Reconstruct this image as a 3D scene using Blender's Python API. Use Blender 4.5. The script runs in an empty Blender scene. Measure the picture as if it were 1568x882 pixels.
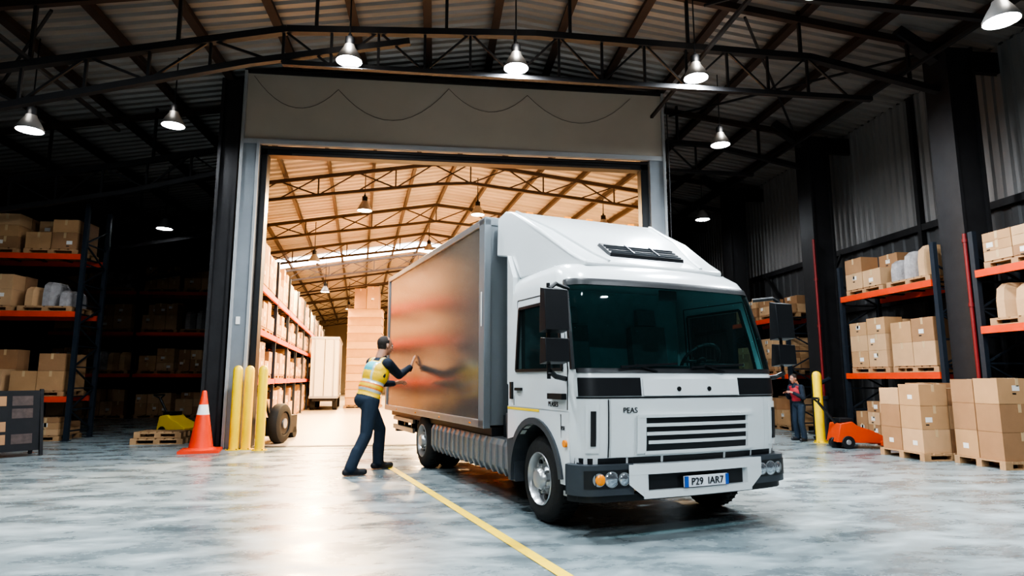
import bpy, bmesh, math, random
from mathutils import Vector, Matrix
rad=math.radians
random.seed(7)
scene=bpy.context.scene
# ---------------------------------------------------------------- materials
def M(name,col,rough=.5,metal=0.,var=.15,scale=3.,bump=0.,emit=0.,spec=.5,rvar=0.,stretch=(1,1,1),coat=0.,bscale=None):
    m=bpy.data.materials.new(name); m.use_nodes=True
    nt=m.node_tree; N=nt.nodes; L=nt.links
    b=N["Principled BSDF"]
    b.inputs["Roughness"].default_value=rough
    b.inputs["Metallic"].default_value=metal
    b.inputs["Specular IOR Level"].default_value=spec
    b.inputs["Coat Weight"].default_value=coat
    c=(col[0],col[1],col[2],1)
    tc=N.new("ShaderNodeTexCoord"); mp=N.new("ShaderNodeMapping"); mp.inputs["Scale"].default_value=stretch
    L.new(tc.outputs["Object"],mp.inputs["Vector"])
    nz=N.new("ShaderNodeTexNoise"); nz.inputs["Scale"].default_value=scale; nz.inputs["Detail"].default_value=5
    L.new(mp.outputs["Vector"],nz.inputs["Vector"])
    mx=N.new("ShaderNodeMix"); mx.data_type='RGBA'
    mx.inputs[6].default_value=tuple(max(0,x*(1-var)) for x in col)+(1,)
    mx.inputs[7].default_value=tuple(min(1,x*(1+var)) for x in col)+(1,)
    L.new(nz.outputs["Fac"],mx.inputs[0])
    L.new(mx.outputs[2],b.inputs["Base Color"])
    if rvar>0:
        mr=N.new("ShaderNodeMapRange"); mr.inputs[1].default_value=.3; mr.inputs[2].default_value=.7
        mr.inputs[3].default_value=max(0,rough-rvar); mr.inputs[4].default_value=min(1,rough+rvar)
        L.new(nz.outputs["Fac"],mr.inputs[0]); L.new(mr.outputs[0],b.inputs["Roughness"])
    if bump>0:
        n2=N.new("ShaderNodeTexNoise"); n2.inputs["Scale"].default_value=bscale or scale*4; n2.inputs["Detail"].default_value=4
        L.new(mp.outputs["Vector"],n2.inputs["Vector"])
        bp=N.new("ShaderNodeBump"); bp.inputs["Strength"].default_value=bump; bp.inputs["Distance"].default_value=.02
        L.new(n2.outputs["Fac"],bp.inputs["Height"]); L.new(bp.outputs["Normal"],b.inputs["Normal"])
    if emit>0:
        b.inputs["Emission Color"].default_value=c; b.inputs["Emission Strength"].default_value=emit
        try: m.cycles.emission_sampling='NONE'
        except Exception: pass
    return m

def glass_mat(name,tint,mixf=.5,rough=.03,base=.1):
    m=bpy.data.materials.new(name); m.use_nodes=True
    nt=m.node_tree; N=nt.nodes; L=nt.links
    b=N["Principled BSDF"]; b.inputs["Base Color"].default_value=(tint[0]*base,tint[1]*base,tint[2]*base,1); b.inputs["Roughness"].default_value=rough
    b.inputs["Specular IOR Level"].default_value=.6
    t=N.new("ShaderNodeBsdfTransparent"); t.inputs[0].default_value=(*tint,1)
    mx=N.new("ShaderNodeMixShader"); mx.inputs[0].default_value=mixf
    L.new(b.outputs[0],mx.inputs[1]); L.new(t.outputs[0],mx.inputs[2])
    L.new(mx.outputs[0],N["Material Output"].inputs["Surface"])
    return m

def floor_mat():
    m=bpy.data.materials.new("polished_concrete"); m.use_nodes=True
    nt=m.node_tree; N=nt.nodes; L=nt.links; b=N["Principled BSDF"]
    tc=N.new("ShaderNodeTexCoord")
    mp=N.new("ShaderNodeMapping"); mp.inputs["Scale"].default_value=(.65,1.3,1); mp.inputs["Rotation"].default_value=(0,0,rad(8))
    L.new(tc.outputs["Object"],mp.inputs["Vector"])
    n1=N.new("ShaderNodeTexNoise"); n1.inputs["Scale"].default_value=1.9; n1.inputs["Detail"].default_value=10; n1.inputs["Roughness"].default_value=.66; n1.inputs["Distortion"].default_value=.25
    L.new(mp.outputs[0],n1.inputs["Vector"])
    n2=N.new("ShaderNodeTexNoise"); n2.inputs["Scale"].default_value=.35; n2.inputs["Detail"].default_value=4
    L.new(tc.outputs["Object"],n2.inputs["Vector"])
    ad=N.new("ShaderNodeMath"); ad.operation='ADD'; L.new(n1.outputs["Fac"],ad.inputs[0]); 
    ml=N.new("ShaderNodeMath"); ml.operation='MULTIPLY'; ml.inputs[1].default_value=.35; L.new(n2.outputs["Fac"],ml.inputs[0]); L.new(ml.outputs[0],ad.inputs[1])
    cr=N.new("ShaderNodeValToRGB")
    e=cr.color_ramp.elements; e[0].position=.50; e[0].color=(.095,.12,.13,1); e[1].position=.86; e[1].color=(.34,.39,.405,1)
    x=cr.color_ramp.elements.new(.67); x.color=(.19,.228,.24,1)
    L.new(ad.outputs[0],cr.inputs[0]); L.new(cr.outputs[0],b.inputs["Base Color"])
    mr=N.new("ShaderNodeMapRange"); mr.inputs[1].default_value=.35; mr.inputs[2].default_value=.7; mr.inputs[3].default_value=.19; mr.inputs[4].default_value=.45
    L.new(n1.outputs["Fac"],mr.inputs[0]); L.new(mr.outputs[0],b.inputs["Roughness"])
    n3=N.new("ShaderNodeTexNoise"); n3.inputs["Scale"].default_value=14; n3.inputs["Detail"].default_value=4; L.new(tc.outputs["Object"],n3.inputs["Vector"])
    bp=N.new("ShaderNodeBump"); bp.inputs["Strength"].default_value=.12; bp.inputs["Distance"].default_value=.01
    L.new(n3.outputs["Fac"],bp.inputs["Height"]); L.new(bp.outputs[0],b.inputs["Normal"])
    return m

mFloor=floor_mat()
mHallFloor=M("hall_concrete",(.36,.31,.26),.36,0,.15,1.2,.1)
mSteel=M("dark_steel",(.030,.029,.031),.55,.3,.3,4,.1)
mPurlin=M("rusty_purlin",(.045,.028,.022),.6,.2,.4,3,.1)
mRoof=M("roof_sheet",(.30,.275,.255),.45,.35,.45,.8,.1,stretch=(.3,3,1))
mHallRoof=M("hall_roof_sheet",(.47,.42,.36),.6,.0,.3,.8,.1,stretch=(.3,3,1))
mHallSteel=M("hall_steel",(.085,.064,.05),.6,.1,.3,4)
mClad=M("wall_cladding",(.27,.26,.255),.5,.3,.2,1.5,.1,stretch=(1,1,.3))
mWallDark=M("dark_wall_panel",(.07,.07,.073),.6,.1,.3,1.2,.15)
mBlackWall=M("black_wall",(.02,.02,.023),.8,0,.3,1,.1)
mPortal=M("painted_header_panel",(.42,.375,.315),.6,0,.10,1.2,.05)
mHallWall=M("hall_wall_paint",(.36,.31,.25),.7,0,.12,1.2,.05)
mPost=M("portal_post_paint",(.20,.22,.24),.45,.2,.2,2,.1)
mLight=M("light_trim",(.34,.35,.36),.45,.2,.15,2)
mOrange=M("rack_beam_orange",(.65,.06,.015),.45,0,.15,6)
mUpr=M("rack_upright_blue_grey",(.03,.04,.055),.45,.4,.2,6)
mCard=[M("cardboard_a",(.41,.24,.12),.8,0,.12,5,.1),M("cardboard_b",(.48,.30,.165),.8,0,.12,5,.1),M("cardboard_c",(.31,.17,.085),.8,0,.15,5,.1)]
mTape=M("packing_tape",(.50,.35,.20),.35,0,.05,5)
mLabel=M("paper_label",(.66,.64,.61),.7,0,.05,8)
mPrint=M("printed_poster",(.07,.05,.045),.8,0,.6,14)
mBoard=M("board_black_matte",(.014,.014,.016),.9,0,.2,8)
mPlast=M("plastic_wrap",(.34,.32,.32),.18,.0,.4,9,.8)
mWood=M("pallet_wood",(.38,.23,.12),.8,0,.25,8,.2,stretch=(1,6,1))
mYel=M("safety_yellow_paint",(.82,.55,.015),.4,0,.1,4,.05)
mLine=M("floor_marking_yellow",(.80,.55,.03),.5,0,.2,9,.1)
mWhite=M("truck_white_paint",(.62,.65,.655),.22,0,.03,2,coat=.5)
mCargo=M("cargo_side_panel",(.21,.19,.172),.19,.62,.10,.7,.03,bscale=3)
mAlu=M("aluminium",(.42,.43,.44),.35,.8,.1,5)
mFrontBox=M("cargo_front_grey",(.20,.22,.235),.35,.3,.1,2)
mBlk=M("black_plastic",(.012,.013,.015),.4,0,.2,8)
mDkGrey=M("bumper_dark_grey",(.045,.053,.062),.45,0,.15,8)
mTyre=M("tyre_rubber",(.016,.016,.016),.75,0,.2,12,.2)
mRim=M("wheel_rim_steel",(.42,.43,.44),.3,.7,.1,6)
mHead=M("lamp_glass",(.45,.48,.52),.12,.85,.3,30)
mAmber=M("amber_lens",(.85,.27,.02),.2,0,.1,10)
mPlate=M("plate_white",(.72,.75,.80),.4,0,.02,4)
mBlue=M("plate_blue",(.03,.10,.42),.4,0,.02,4)
mGlass=glass_mat("windscreen_glass",(.52,.86,.86),.80,.03,.04)
mSideGl=glass_mat("side_window_glass",(.7,.85,.85),.70,.03,.04)
mSeat=M("seat_fabric",(.09,.11,.115),.8,0,.2,20)
mInt=M("cab_interior_plastic",(.13,.22,.225),.6,0,.2,10)
mRed=M("red_pipe_paint",(.18,.012,.012),.45,0,.15,5)
mConeO=M("cone_orange",(.75,.055,.015),.45,0,.08,5)
mConeW=M("cone_reflective_white",(.75,.75,.75),.4,0,.05,5)
mOrJack=M("pallet_jack_orange",(.55,.06,.015),.4,0,.1,5)
mLamp=M("lamp_shade",(.35,.34,.33),.4,.5,.1,5)
mLensC=M("lamp_lens_cool",(.95,.98,1.0),.4,0,0,1,emit=60)
mLensW=M("lamp_lens_warm",(1.0,.80,.52),.4,0,0,1,emit=60)
mSky=M("skylight_panel",(.85,.93,1.0),.4,0,0,1,emit=6)
mCont=M("trailer_white",(.52,.49,.44),.45,0,.08,2)
mTank=M("tank_grey",(.24,.25,.26),.3,.6,.1,4)

# ---------------------------------------------------------------- mesh builder
class MB:
    def __init__(s): s.v=[];s.f=[];s.mi=[];s.mats=[]
    def m(s,mat):
        if mat not in s.mats: s.mats.append(mat)
        return s.mats.index(mat)
    def add(s,vs,fs,mat):
        o=len(s.v); s.v+= [tuple(v) for v in vs]; k=s.m(mat)
        for f in fs: s.f.append(tuple(i+o for i in f)); s.mi.append(k)
    def bb(s,x0,x1,y0,y1,z0,z1,mat):
        s.add([(x0,y0,z0),(x1,y0,z0),(x1,y1,z0),(x0,y1,z0),(x0,y0,z1),(x1,y0,z1),(x1,y1,z1),(x0,y1,z1)],
              [(0,3,2,1),(4,5,6,7),(0,1,5,4),(1,2,6,5),(2,3,7,6),(3,0,4,7)],mat)
    def box(s,c,d,mat,rz=0):
        R=Matrix.Rotation(rz,3,'Z'); vs=[]
        for z in(-.5,.5):
            for x,y in((-.5,-.5),(.5,-.5),(.5,.5),(-.5,.5)):
                p=R@Vector((x*d[0],y*d[1],0)); vs.append((c[0]+p.x,c[1]+p.y,c[2]+z*d[2]))
        s.add(vs,[(0,3,2,1),(4,5,6,7),(0,1,5,4),(1,2,6,5),(2,3,7,6),(3,0,4,7)],mat)
    def beam(s,p0,p1,w,h,mat):
        p0=Vector(p0);p1=Vector(p1);d=(p1-p0).normalized()
        up=Vector((0,0,1)) if abs(d.z)<.95 else Vector((0,1,0))
        a=d.cross(up).normalized(); b=a.cross(d).normalized(); vs=[]
        for p in(p0,p1):
            for x,y in((-.5,-.5),(.5,-.5),(.5,.5),(-.5,.5)): vs.append(p+a*x*w+b*y*h)
        s.add(vs,[(0,3,2,1),(4,5,6,7),(0,1,5,4),(1,2,6,5),(2,3,7,6),(3,0,4,7)],mat)
    def cyl(s,p0,p1,r0,mat,r1=None,n=14):
        r1=r0 if r1 is None else r1
        p0=Vector(p0);p1=Vector(p1);d=(p1-p0).normalized()
        up=Vector((0,0,1)) if abs(d.z)<.95 else Vector((0,1,0))
        a=d.cross(up).normalized(); b=a.cross(d).normalized(); vs=[]
        for p,r in((p0,r0),(p1,r1)):
            for i in range(n):
                t=2*math.pi*i/n; vs.append(p+a*math.cos(t)*r+b*math.sin(t)*r)
        fs=[(i,(i+1)%n,n+(i+1)%n,n+i) for i in range(n)]+[tuple(range(n))[::-1],tuple(range(n,2*n))]
        s.add(vs,fs,mat)
    def lathe(s,c,axis,prof,mat,n=32,closed=False):
        c=Vector(c);d=Vector(axis).normalized()
        up=Vector((0,0,1)) if abs(d.z)<.95 else Vector((0,1,0))
        a=d.cross(up).normalized(); b=a.cross(d).normalized(); vs=[]
        for h,r in prof:
            for i in range(n):
                t=2*math.pi*i/n; vs.append(c+d*h+a*math.cos(t)*r+b*math.sin(t)*r)
        fs=[];k=len(prof)
        for j in range(k if closed else k-1):
            j2=(j+1)%k
            for i in range(n): fs.append((j*n+i,j*n+(i+1)%n,j2*n+(i+1)%n,j2*n+i))
        s.add(vs,fs,mat)
    def prism(s,prof,x0,x1,mat,hw=None):
        n=len(prof); vs=[(x0,y,z) for y,z in prof]+[(x1,y,z) for y,z in prof]
        fs=[tuple(range(n)),tuple(range(2*n-1,n-1,-1))]+[(i,n+i,n+(i+1)%n,(i+1)%n) for i in range(n)]
        s.add(vs,fs,mat)
    def tube(s,pts,r,mat,n=8):
        for a,b in zip(pts,pts[1:]): s.cyl(a,b,r,mat,n=n)
    def obj(s,name,loc=(0,0,0),rz=0,parent=None,smooth=None,bevel=0,recalc=True,bseg=2):
        me=bpy.data.meshes.new(name); me.from_pydata(s.v,[],s.f)
        for m in s.mats: me.materials.append(m)
        me.polygons.foreach_set("material_index",s.mi)
        if recalc:
            bm=bmesh.new(); bm.from_mesh(me); bmesh.ops.recalc_face_normals(bm,faces=bm.faces); bm.to_mesh(me); bm.free()
        if smooth:
            me.polygons.foreach_set("use_smooth",[True]*len(me.polygons)); me.set_sharp_from_angle(angle=rad(smooth))
        me.update()
        o=bpy.data.objects.new(name,me); scene.collection.objects.link(o)
        o.location=loc; o.rotation_euler=(0,0,rz)
        if parent: o.parent=parent
        if bevel:
            b=o.modifiers.new("bevel","BEVEL"); b.width=bevel; b.segments=bseg; b.limit_method='ANGLE'; b.angle_limit=rad(40)
        return o
def empty(name,loc,rz=0,scale=1):
    e=bpy.data.objects.new(name,None); scene.collection.objects.link(e); e.location=loc; e.rotation_euler=(0,0,rz); e.scale=(scale,)*3; return e

# ---------------------------------------------------------------- room shell
RX,RZ=1.5,8.6; ER,EZR=10.3,7.47; EL,EZL=-13.0,6.2
def roofz(x):
    return RZ-(RZ-EZR)*(x-RX)/(ER-RX) if x>RX else RZ-(RZ-EZL)*(RX-x)/(RX-EL)
def hl(y): return -4.3-.30*(y-13.2) if y<31 else -9.64-.12*(y-31)
b=MB(); b.bb(-14,11,-8,31,-.1,0,mFloor); b.obj("floor")
b=MB(); b.bb(-14,17.5,31,64,-.1,0,mHallFloor)
b.add([(-4.3,13.0,.006),(4.95,13.0,.006),(9.5,26.2,.006),(9.5,31,.006),(-9.6,31,.006)],[(0,1,2,3,4)],mHallFloor); b.obj("floor_hall",recalc=False)
b=MB()
pitch=.24; y=-8.0; ys=[]
while y<31:
    ys+=[(y,0),(y+.09,0),(y+.12,.05),(y+.21,.05)]; y+=pitch
vs=[];fs=[]
for (yy,dz) in ys:
    for x in (EL-.3,RX,ER+.3): vs.append((x,yy,roofz(x)+dz))
for i in range(len(ys)-1):
    for k in range(2): fs.append((i*3+k,i*3+k+1,i*3+k+4,i*3+k+3))
b.add(vs,fs,mRoof); b.obj("ceiling",recalc=False)
b=MB()
x=EL+.6
while x<ER:
    z=roofz(x)-.08
    b.bb(x-.045,x+.045,-8,31,z-.10,z+.03,mPurlin); b.bb(x-.08,x+.08,-8,31,z-.12,z-.10,mPurlin)
    x+=1.35
b.obj("roof_purlins")
def ribwall(b,x,y0,y1,z0,z1,mat,inward=-1,p=.2,d=.045):
    y=y0;pts=[]
    while y<y1: pts+=[(y,0),(y+p*.45,0),(y+p*.55,d),(y+p*.9,d)]; y+=p
    vs=[];fs=[]
    for yy,dd in pts: vs+=[(x+inward*dd,yy,z0),(x+inward*dd,yy,z1)]
    for i in range(len(pts)-1): fs.append((2*i,2*i+1,2*i+3,2*i+2))
    b.add(vs,fs,mat)
b=MB(); b.bb(10.36,10.5,-8,26.2,0,7.6,mWallDark)
ribwall(b,10.34,-8,26,4.55,7.45,mClad)
ribwall(b,10.34,-8,26,0,4.4,mWallDark,p=.35,d=.03)
b.obj("wall_right",recalc=False)
b=MB()
for z in (4.48,3.0,1.5): b.bb(10.2,10.29,-8,26,z-.07,z+.07,mSteel)
for y in [i*4.25+1.25-8.5+2.1 for i in range(8)]: b.bb(10.19,10.29,y-.05,y+.05,0,7.4,mSteel)
b.beam((10.15,14.4,.3),(10.15,18.0,4.4),.06,.06,mSteel); b.beam((10.15,18.0,.3),(10.15,14.4,4.4),.06,.06,mSteel)
b.obj("trim_right_wall_rails")
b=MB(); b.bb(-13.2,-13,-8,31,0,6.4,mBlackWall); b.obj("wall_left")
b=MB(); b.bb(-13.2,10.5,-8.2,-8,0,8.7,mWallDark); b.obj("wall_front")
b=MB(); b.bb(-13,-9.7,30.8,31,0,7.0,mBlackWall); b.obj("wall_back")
b=MB(); b.bb(9.5,10.4,26,26.2,0,7.7,mWallDark); b.obj("wall_right_bay_end")
# hall walls
b=MB(); b.beam((hl(13.3),13.3,3.55),(hl(31),31,3.15),.12,7.1,mBlackWall); b.beam((hl(31),31,3.5),(hl(60),60,3.5),.12,7.0,mHallWall); b.obj("wall_hall_left_light_block")  # near run is an added partition keeping hall light out of left bay
b=MB(); b.beam((4.9,13.35,3.7),(9.42,26.1,3.4),.1,7.4,mHallWall); b.obj("wall_hall_right_light_block")  # added partition hidden behind the post, blocks hall light from right bay
b=MB(); b.bb(9.5,17,26.25,26.4,0,7.5,mHallWall); b.bb(16.9,17.05,26.4,60,0,7.5,mHallWall); b.obj("wall_hall_right_bay")
b=MB(); b.bb(-14,17,60,60.2,0,8,mHallWall); b.obj("wall_hall_back")
def hx(y): return 1.0-.116*(y-13)
def hz(x,y):
    d=x-hx(y); return 7.5-(.16*-d if d<0 else .13*d)
b=MB(); st=[13.15]; 
while st[-1]<60: st+=[st[-1]+.14,st[-1]+.18,st[-1]+.30,st[-1]+.34]
vs=[];fs=[]
for i,y in enumerate(st):
    xr=4.95+(y-13.2)*.352 if y<26.2 else 17.0
    dz=.05 if (i%4) in (2,3) else 0
    for x in (hl(y)-.05,hx(y),xr): vs.append((x,y,hz(x,y)+dz))
for i in range(len(st)-1):
    for k in range(2): fs.append((i*3+k,i*3+k+1,i*3+k+4,i*3+k+3))
b.add(vs,fs,mHallRoof); b.obj("ceiling_hall",recalc=False)
b=MB()
for k in range(-8,13):
    off=k*1.15
    def px(y): return hx(y)+off
    y=13.3
    while y<31 and (px(y)<hl(y)+.1 or (y<26.5 and px(y)>4.8+(y-13.2)*.352)): y+=.3
    if px(59.8)<hl(59.8): continue
    b.beam((px(y),y,hz(px(y),y)-.1),(px(59.8),59.8,hz(px(59.8),59.8)-.1),.08,.14,mHallSteel)
b.obj("hall_roof_purlins")
b=MB()
for y in (16.6,21.0,25.4,29.8,34.2,38.6,43,47.4,51.8,56.2):
    xl=hl(y)+.15; xr=(4.75+(y-13.2)*.352) if y<26.3 else 16.7
    n=int((xr-xl)/1.0); pt=[];pb=[]
    for i in range(n+1):
        x=xl+(xr-xl)*i/n; u=(x-hx(y))
        pt.append((x,y,hz(x,y)-.28)); pb.append((x,y,hz(x,y)-.75-.10*math.exp(-u*u/10)))
    for a,c in ((pt,.10),(pb,.08)):
        for i in range(n): b.beam(a[i],a[i+1],.07,c,mHallSteel)
    for i in range(n): b.beam(pt[i],pb[i+1] if i%2 else pb[i],.035,.035,mHallSteel); b.beam(pb[i],pt[i+1],.03,.03,mHallSteel)
b.obj("hall_roof_trusses")
b=MB(); y0=28.2
b.add([(hl(y0)+.2,y0,hz(hl(y0)+.2,y0)-.06),(hx(y0),y0,hz(hx(y0),y0)-.06),(hx(y0+2),y0+2,hz(hx(y0+2),y0+2)-.06),(hl(y0)+.2,y0+2,hz(hl(y0)+.2,y0+2)-.06)],[(0,1,2,3)],mSky)
b.add([(hx(y0),y0,hz(hx(y0),y0)-.06),(9,y0,hz(9,y0)-.06),(9,y0+2,hz(9,y0+2)-.06),(hx(y0+2),y0+2,hz(hx(y0+2),y0+2)-.06)],[(0,1,2,3)],mSky)
b.obj("window_skylight",recalc=False)
# portal
b=MB()
b.bb(-3.98,4.95,12.75,12.95,6.1,7.62,mPortal)
b.bb(-3.98,4.95,12.70,12.78,6.04,6.14,mLight); b.bb(-3.98,4.95,12.70,12.76,7.56,7.64,mSteel)
b.bb(-3.95,4.93,12.78,13.3,7.3,7.6,mPortal)
b.obj("wall_portal_header")
b=MB()
b.bb(-3.93,-3.62,12.72,13.25,0,6.1,mPost); b.bb(-3.98,-3.92,12.68,13.25,0,7.6,mLight); b.bb(-3.66,-3.60,12.68,12.75,0,6.08,mLight)
b.bb(-3.60,-3.48,12.85,13.1,0,6.06,mBlk)
b.bb(-3.86,-3.78,12.70,12.72,2.35,2.5,mLabel)
b.bb(4.60,4.93,12.72,13.25,0,6.1,mPost); b.bb(4.9,4.96,12.68,13.25,0,7.6,mLight); b.bb(4.44,4.60,12.85,13.1,0,6.06,mBlk)
b.bb(-3.6,4.6,12.85,13.1,5.86,6.05,mBlk); b.bb(-3.6,4.6,12.80,12.84,5.98,6.03,mSteel)
b.cyl((-3.0,12.86,5.9),(4.2,12.86,5.9),.03,mSteel)
b.obj("door_frame",bevel=.008)
b=MB(); b.bb(-3.46,4.42,12.80,12.95,0.001,.008,mSteel); b.obj("trim_threshold")
b=MB(); b.bb(-4.42,-4.05,12.86,12.94,0,7.45,mSteel); b.bb(-4.44,-4.38,12.78,13.1,0,7.45,mSteel); b.bb(-4.10,-4.04,12.78,13.1,0,7.45,mSteel); b.bb(-4.5,-4.02,12.7,13.15,0,.03,mSteel)
b.obj("steel_column")
FY=[1.27,5.52,9.77,14.02,18.27,22.52]
for y in FY:
    b=MB()
    zt=7.25
    b.bb(9.02,9.07,y-.27,y+.27,0,zt,mSteel); b.bb(9.52,9.57,y-.27,y+.27,0,zt,mSteel); b.bb(9.05,9.54,y-.22,y+.22,0,zt,mSteel)
    b.bb(8.93,9.65,y-.36,y+.36,0,.04,mSteel); b.bb(9.5,10.35,y-.06,y+.06,6.9,7.3,mSteel)
    b.beam((9.2,y,zt-.2),(8.3,y,zt+.35),.2,.2,mSteel)
    b.obj("steel_column")
b=MB()
def swag(x0,x1,z0,z1,dip,n=12):
    return [(x0+(x1-x0)*i/n,12.73,z0+(z1-z0)*i/n-dip*4*(i/n)*(1-i/n)) for i in range(n+1)]
for a in ((-3.8,-2.1,7.5,7.3,.55),(-2.1,.2,7.3,7.45,.7),(.2,1.9,7.45,7.4,.45),(1.9,4.2,7.4,7.45,.6)): b.tube(swag(*a),.004,mBlk,6)
b.tube([(4.99,12.65,7.5),(5.02,12.65,6.2),(5.0,12.65,3)],.012,mSteel,6)
b.obj("hanging_cable")
# ---------------------------------------------------------------- trusses
def lerpp(P,x):
    for (x0,z0),(x1,z1) in zip(P,P[1:]):
        if x0<=x<=x1: return z0+(z1-z0)*(x-x0)/(x1-x0)
    return P[0][1] if x<P[0][0] else P[-1][1]
TOP=[(-12.8,4.7),(-6.6,5.95),(-2.45,6.87),(1.6,7.08),(6.57,6.99),(9.1,6.5)]
LOWL=[(-12.8,4.1),(-6.7,5.3),(-3.0,6.28),(-.5,6.8)]
def truss(y,full=True,xr0=5.4,xl1=-4.6):
    b=MB()
    rng=[(-12.8,9.1)] if full else [(-12.8,xl1),(xr0,9.1)]
    for (a,c) in rng:
        xs=sorted([a,c]+[p[0] for p in TOP if a<p[0]<c])
        for p,q in zip(xs,xs[1:]): 
            b.beam((p,y,lerpp(TOP,p)),(q,y,lerpp(TOP,q)),.12,.11,mSteel)
        xs=sorted([p for p in ([a]+[p[0] for p in LOWL]) if a<=p<=min(c,-.5)]+([min(c,-.5)] if a<-.5 else []))
        for p,q in zip(xs,xs[1:]):
            if q-p>.01: b.beam((p,y,lerpp(LOWL,p)),(q,y,lerpp(LOWL,q)),.1,.1,mSteel)
        x=a+.2;k=0
        while x<min(c,-3.2):
            b.beam((x,y,lerpp(LOWL,x)),(x,y,lerpp(TOP,x)),.04,.04,mSteel)
            x2=min(x+.9,c); b.beam((x,y,lerpp(LOWL,x) if k%2 else lerpp(TOP,x)),(x2,y,lerpp(TOP,x2) if k%2 else lerpp(LOWL,x2)),.035,.035,mSteel)
            x+=.9;k+=1
        l0=max(a,-2.5); l1=min(c,7.7)
        if l1>l0:
            b.beam((l0,y,6.3),(l1,y,6.27),.09,.08,mSteel)
            x=l0;k=0
            while x+.75<=l1+.01:
                zt=lerpp(TOP,x); zt2=lerpp(TOP,x+.75)
                b.beam((x,y,6.3),(x,y,zt),.04,.04,mSteel)
                if k%2: b.beam((x,y,6.3),(x+.75,y,zt2),.032,.032,mSteel)
                else: b.beam((x,y,zt),(x+.75,y,6.3),.032,.032,mSteel)
                x+=.75;k+=1
        x=a+.3
        while x<c:
            b.beam((x,y,lerpp(TOP,x)),(x,y,roofz(x)-.1),.05,.05,mSteel); x+=2.1
        xs=sorted([a,c]+([RX] if a<RX<c else []))
        for p,q in zip(xs,xs[1:]): b.beam((p,y,roofz(p)-.27),(q,y,roofz(q)-.27),.1,.12,mPurlin)
    b.obj("roof_truss")
truss(1.27);truss(5.52);truss(9.77)
truss(14.02,False,5.5,-4.8);truss(18.27,False,6.95,-6.0);truss(22.52,False,8.45,-7.3);truss(27,False,9.0,-8.6)
b=MB()
for x,z in ((8.3,6.75),(4.6,6.95),(-6.2,6.1),(-9,5.5)):
    b.beam((x,-8,z),(x,12.5 if -7<x<6 else 25.8,z),.06,.06,mSteel)
for (x0,y0,x1,y1) in ((9,5.5,4.6,9.7),(4.6,5.5,0,9.7),(-6,9.8,-10,14),(5.4,9.8,8.9,14),(8.9,9.8,5.6,14)):
    b.beam((x0,y0,roofz(x0)-.4),(x1,y1,roofz(x1)-.4),.04,.04,mSteel)
b.beam((9.3,7.7,6.55),(3.2,7.7,6.75),.08,.08,mSteel)
b.obj("roof_tie_beams")

# ---------------------------------------------------------------- lamps
def lamp(loc,power,warm=False,ztop=None,size=.36,name="pendant_lamp",up=0):
    x,y,z=loc; b=MB(); lens=mLensW if warm else mLensC
    b.lathe((0,0,0),(0,0,1),[(0,.21),(.03,.205),(.14,.15),(.24,.09),(.27,.085)],mLamp,n=20)
    b.lathe((0,0,0),(0,0,1),[(0,.20),(.03,.195),(.14,.14),(.24,.08)],mLamp,n=20)
    b.cyl((0,0,.25),(0,0,.40),.075,mBlk,n=14); b.cyl((0,0,.40),(0,0,.46),.03,mBlk)
    b.cyl((0,0,.02),(0,0,.035),.185,lens,n=20)
    zt=(ztop if ztop else roofz(x)-.1)-z
    b.cyl((0,0,.45),(0,0,zt),.012,mBlk,n=6)
    o=b.obj(name,loc,smooth=40)
    if power>0:
        l=bpy.data.lights.new("lamp_light",'AREA'); l.shape='DISK'; l.size=size; l.energy=power
        l.color=(1.0,.68,.37) if warm else (.86,.94,1.0)
        lo=bpy.data.objects.new("lamp_light",l); scene.collection.objects.link(lo); lo.parent=o; lo.location=(0,0,-.01)
    if up>0:
        l=bpy.data.lights.new("ceiling_fill_light",'POINT'); l.energy=up; l.shadow_soft_size=.08; l.color=(1.0,.95,.88)  # added point light above the shade, brightens the ceiling; no lamp part
        lo=bpy.data.objects.new("ceiling_fill_light",l); scene.collection.objects.link(lo); lo.parent=o; lo.location=(0,-.14,.32)
    return o
for p in ((-1.43,9.55,6.28),(1.24,9.55,6.33),(4.32,9.55,6.35)): lamp(p,340,up=9)
lamp((-5.0,12.0,6.05),20,up=2); lamp((-6.86,11,5.45),20,up=1.5); lamp((6.05,12.3,6.3),120,up=7); lamp((7.0,6.5,5.75),190,up=5); lamp((4.8,6.9,6.25),270)
lamp((-7.3,17.5,5.3),0); lamp((7.7,17.0,5.9),50)  # second lamp is added to brighten the right bay wall
for p in ((-1.8,5.2,6.4),(1.6,5.0,6.4),(-5.0,5.5,6.2)): lamp(p,270,up=8)  # added out-of-view row, lights the truck front
for p in ((-3.0,1.3,6.3),(1.0,1.2,6.3),(5.0,1.5,6.3)): lamp(p,260)  # another unseen row added as front light for the cab
lamp((.5,-3.5,5.6),520)  # added lamp behind the camera, front fill for the truck
for p in ((-2.0,17.2,5.9),(1.2,18.2,6.15),(5.0,18.0,5.8),(-4.2,22,5.3),(-.3,24,6.2),(4,24,5.9),(-5,29,5.2),(2,31,5.5),(-5,37,5.3),(1,38,5.5),(-5,46,5.2),(-1,47,5.4)):
    x,y,z=p; lamp(p,1350,True,hz(x,y)-.1)

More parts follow.
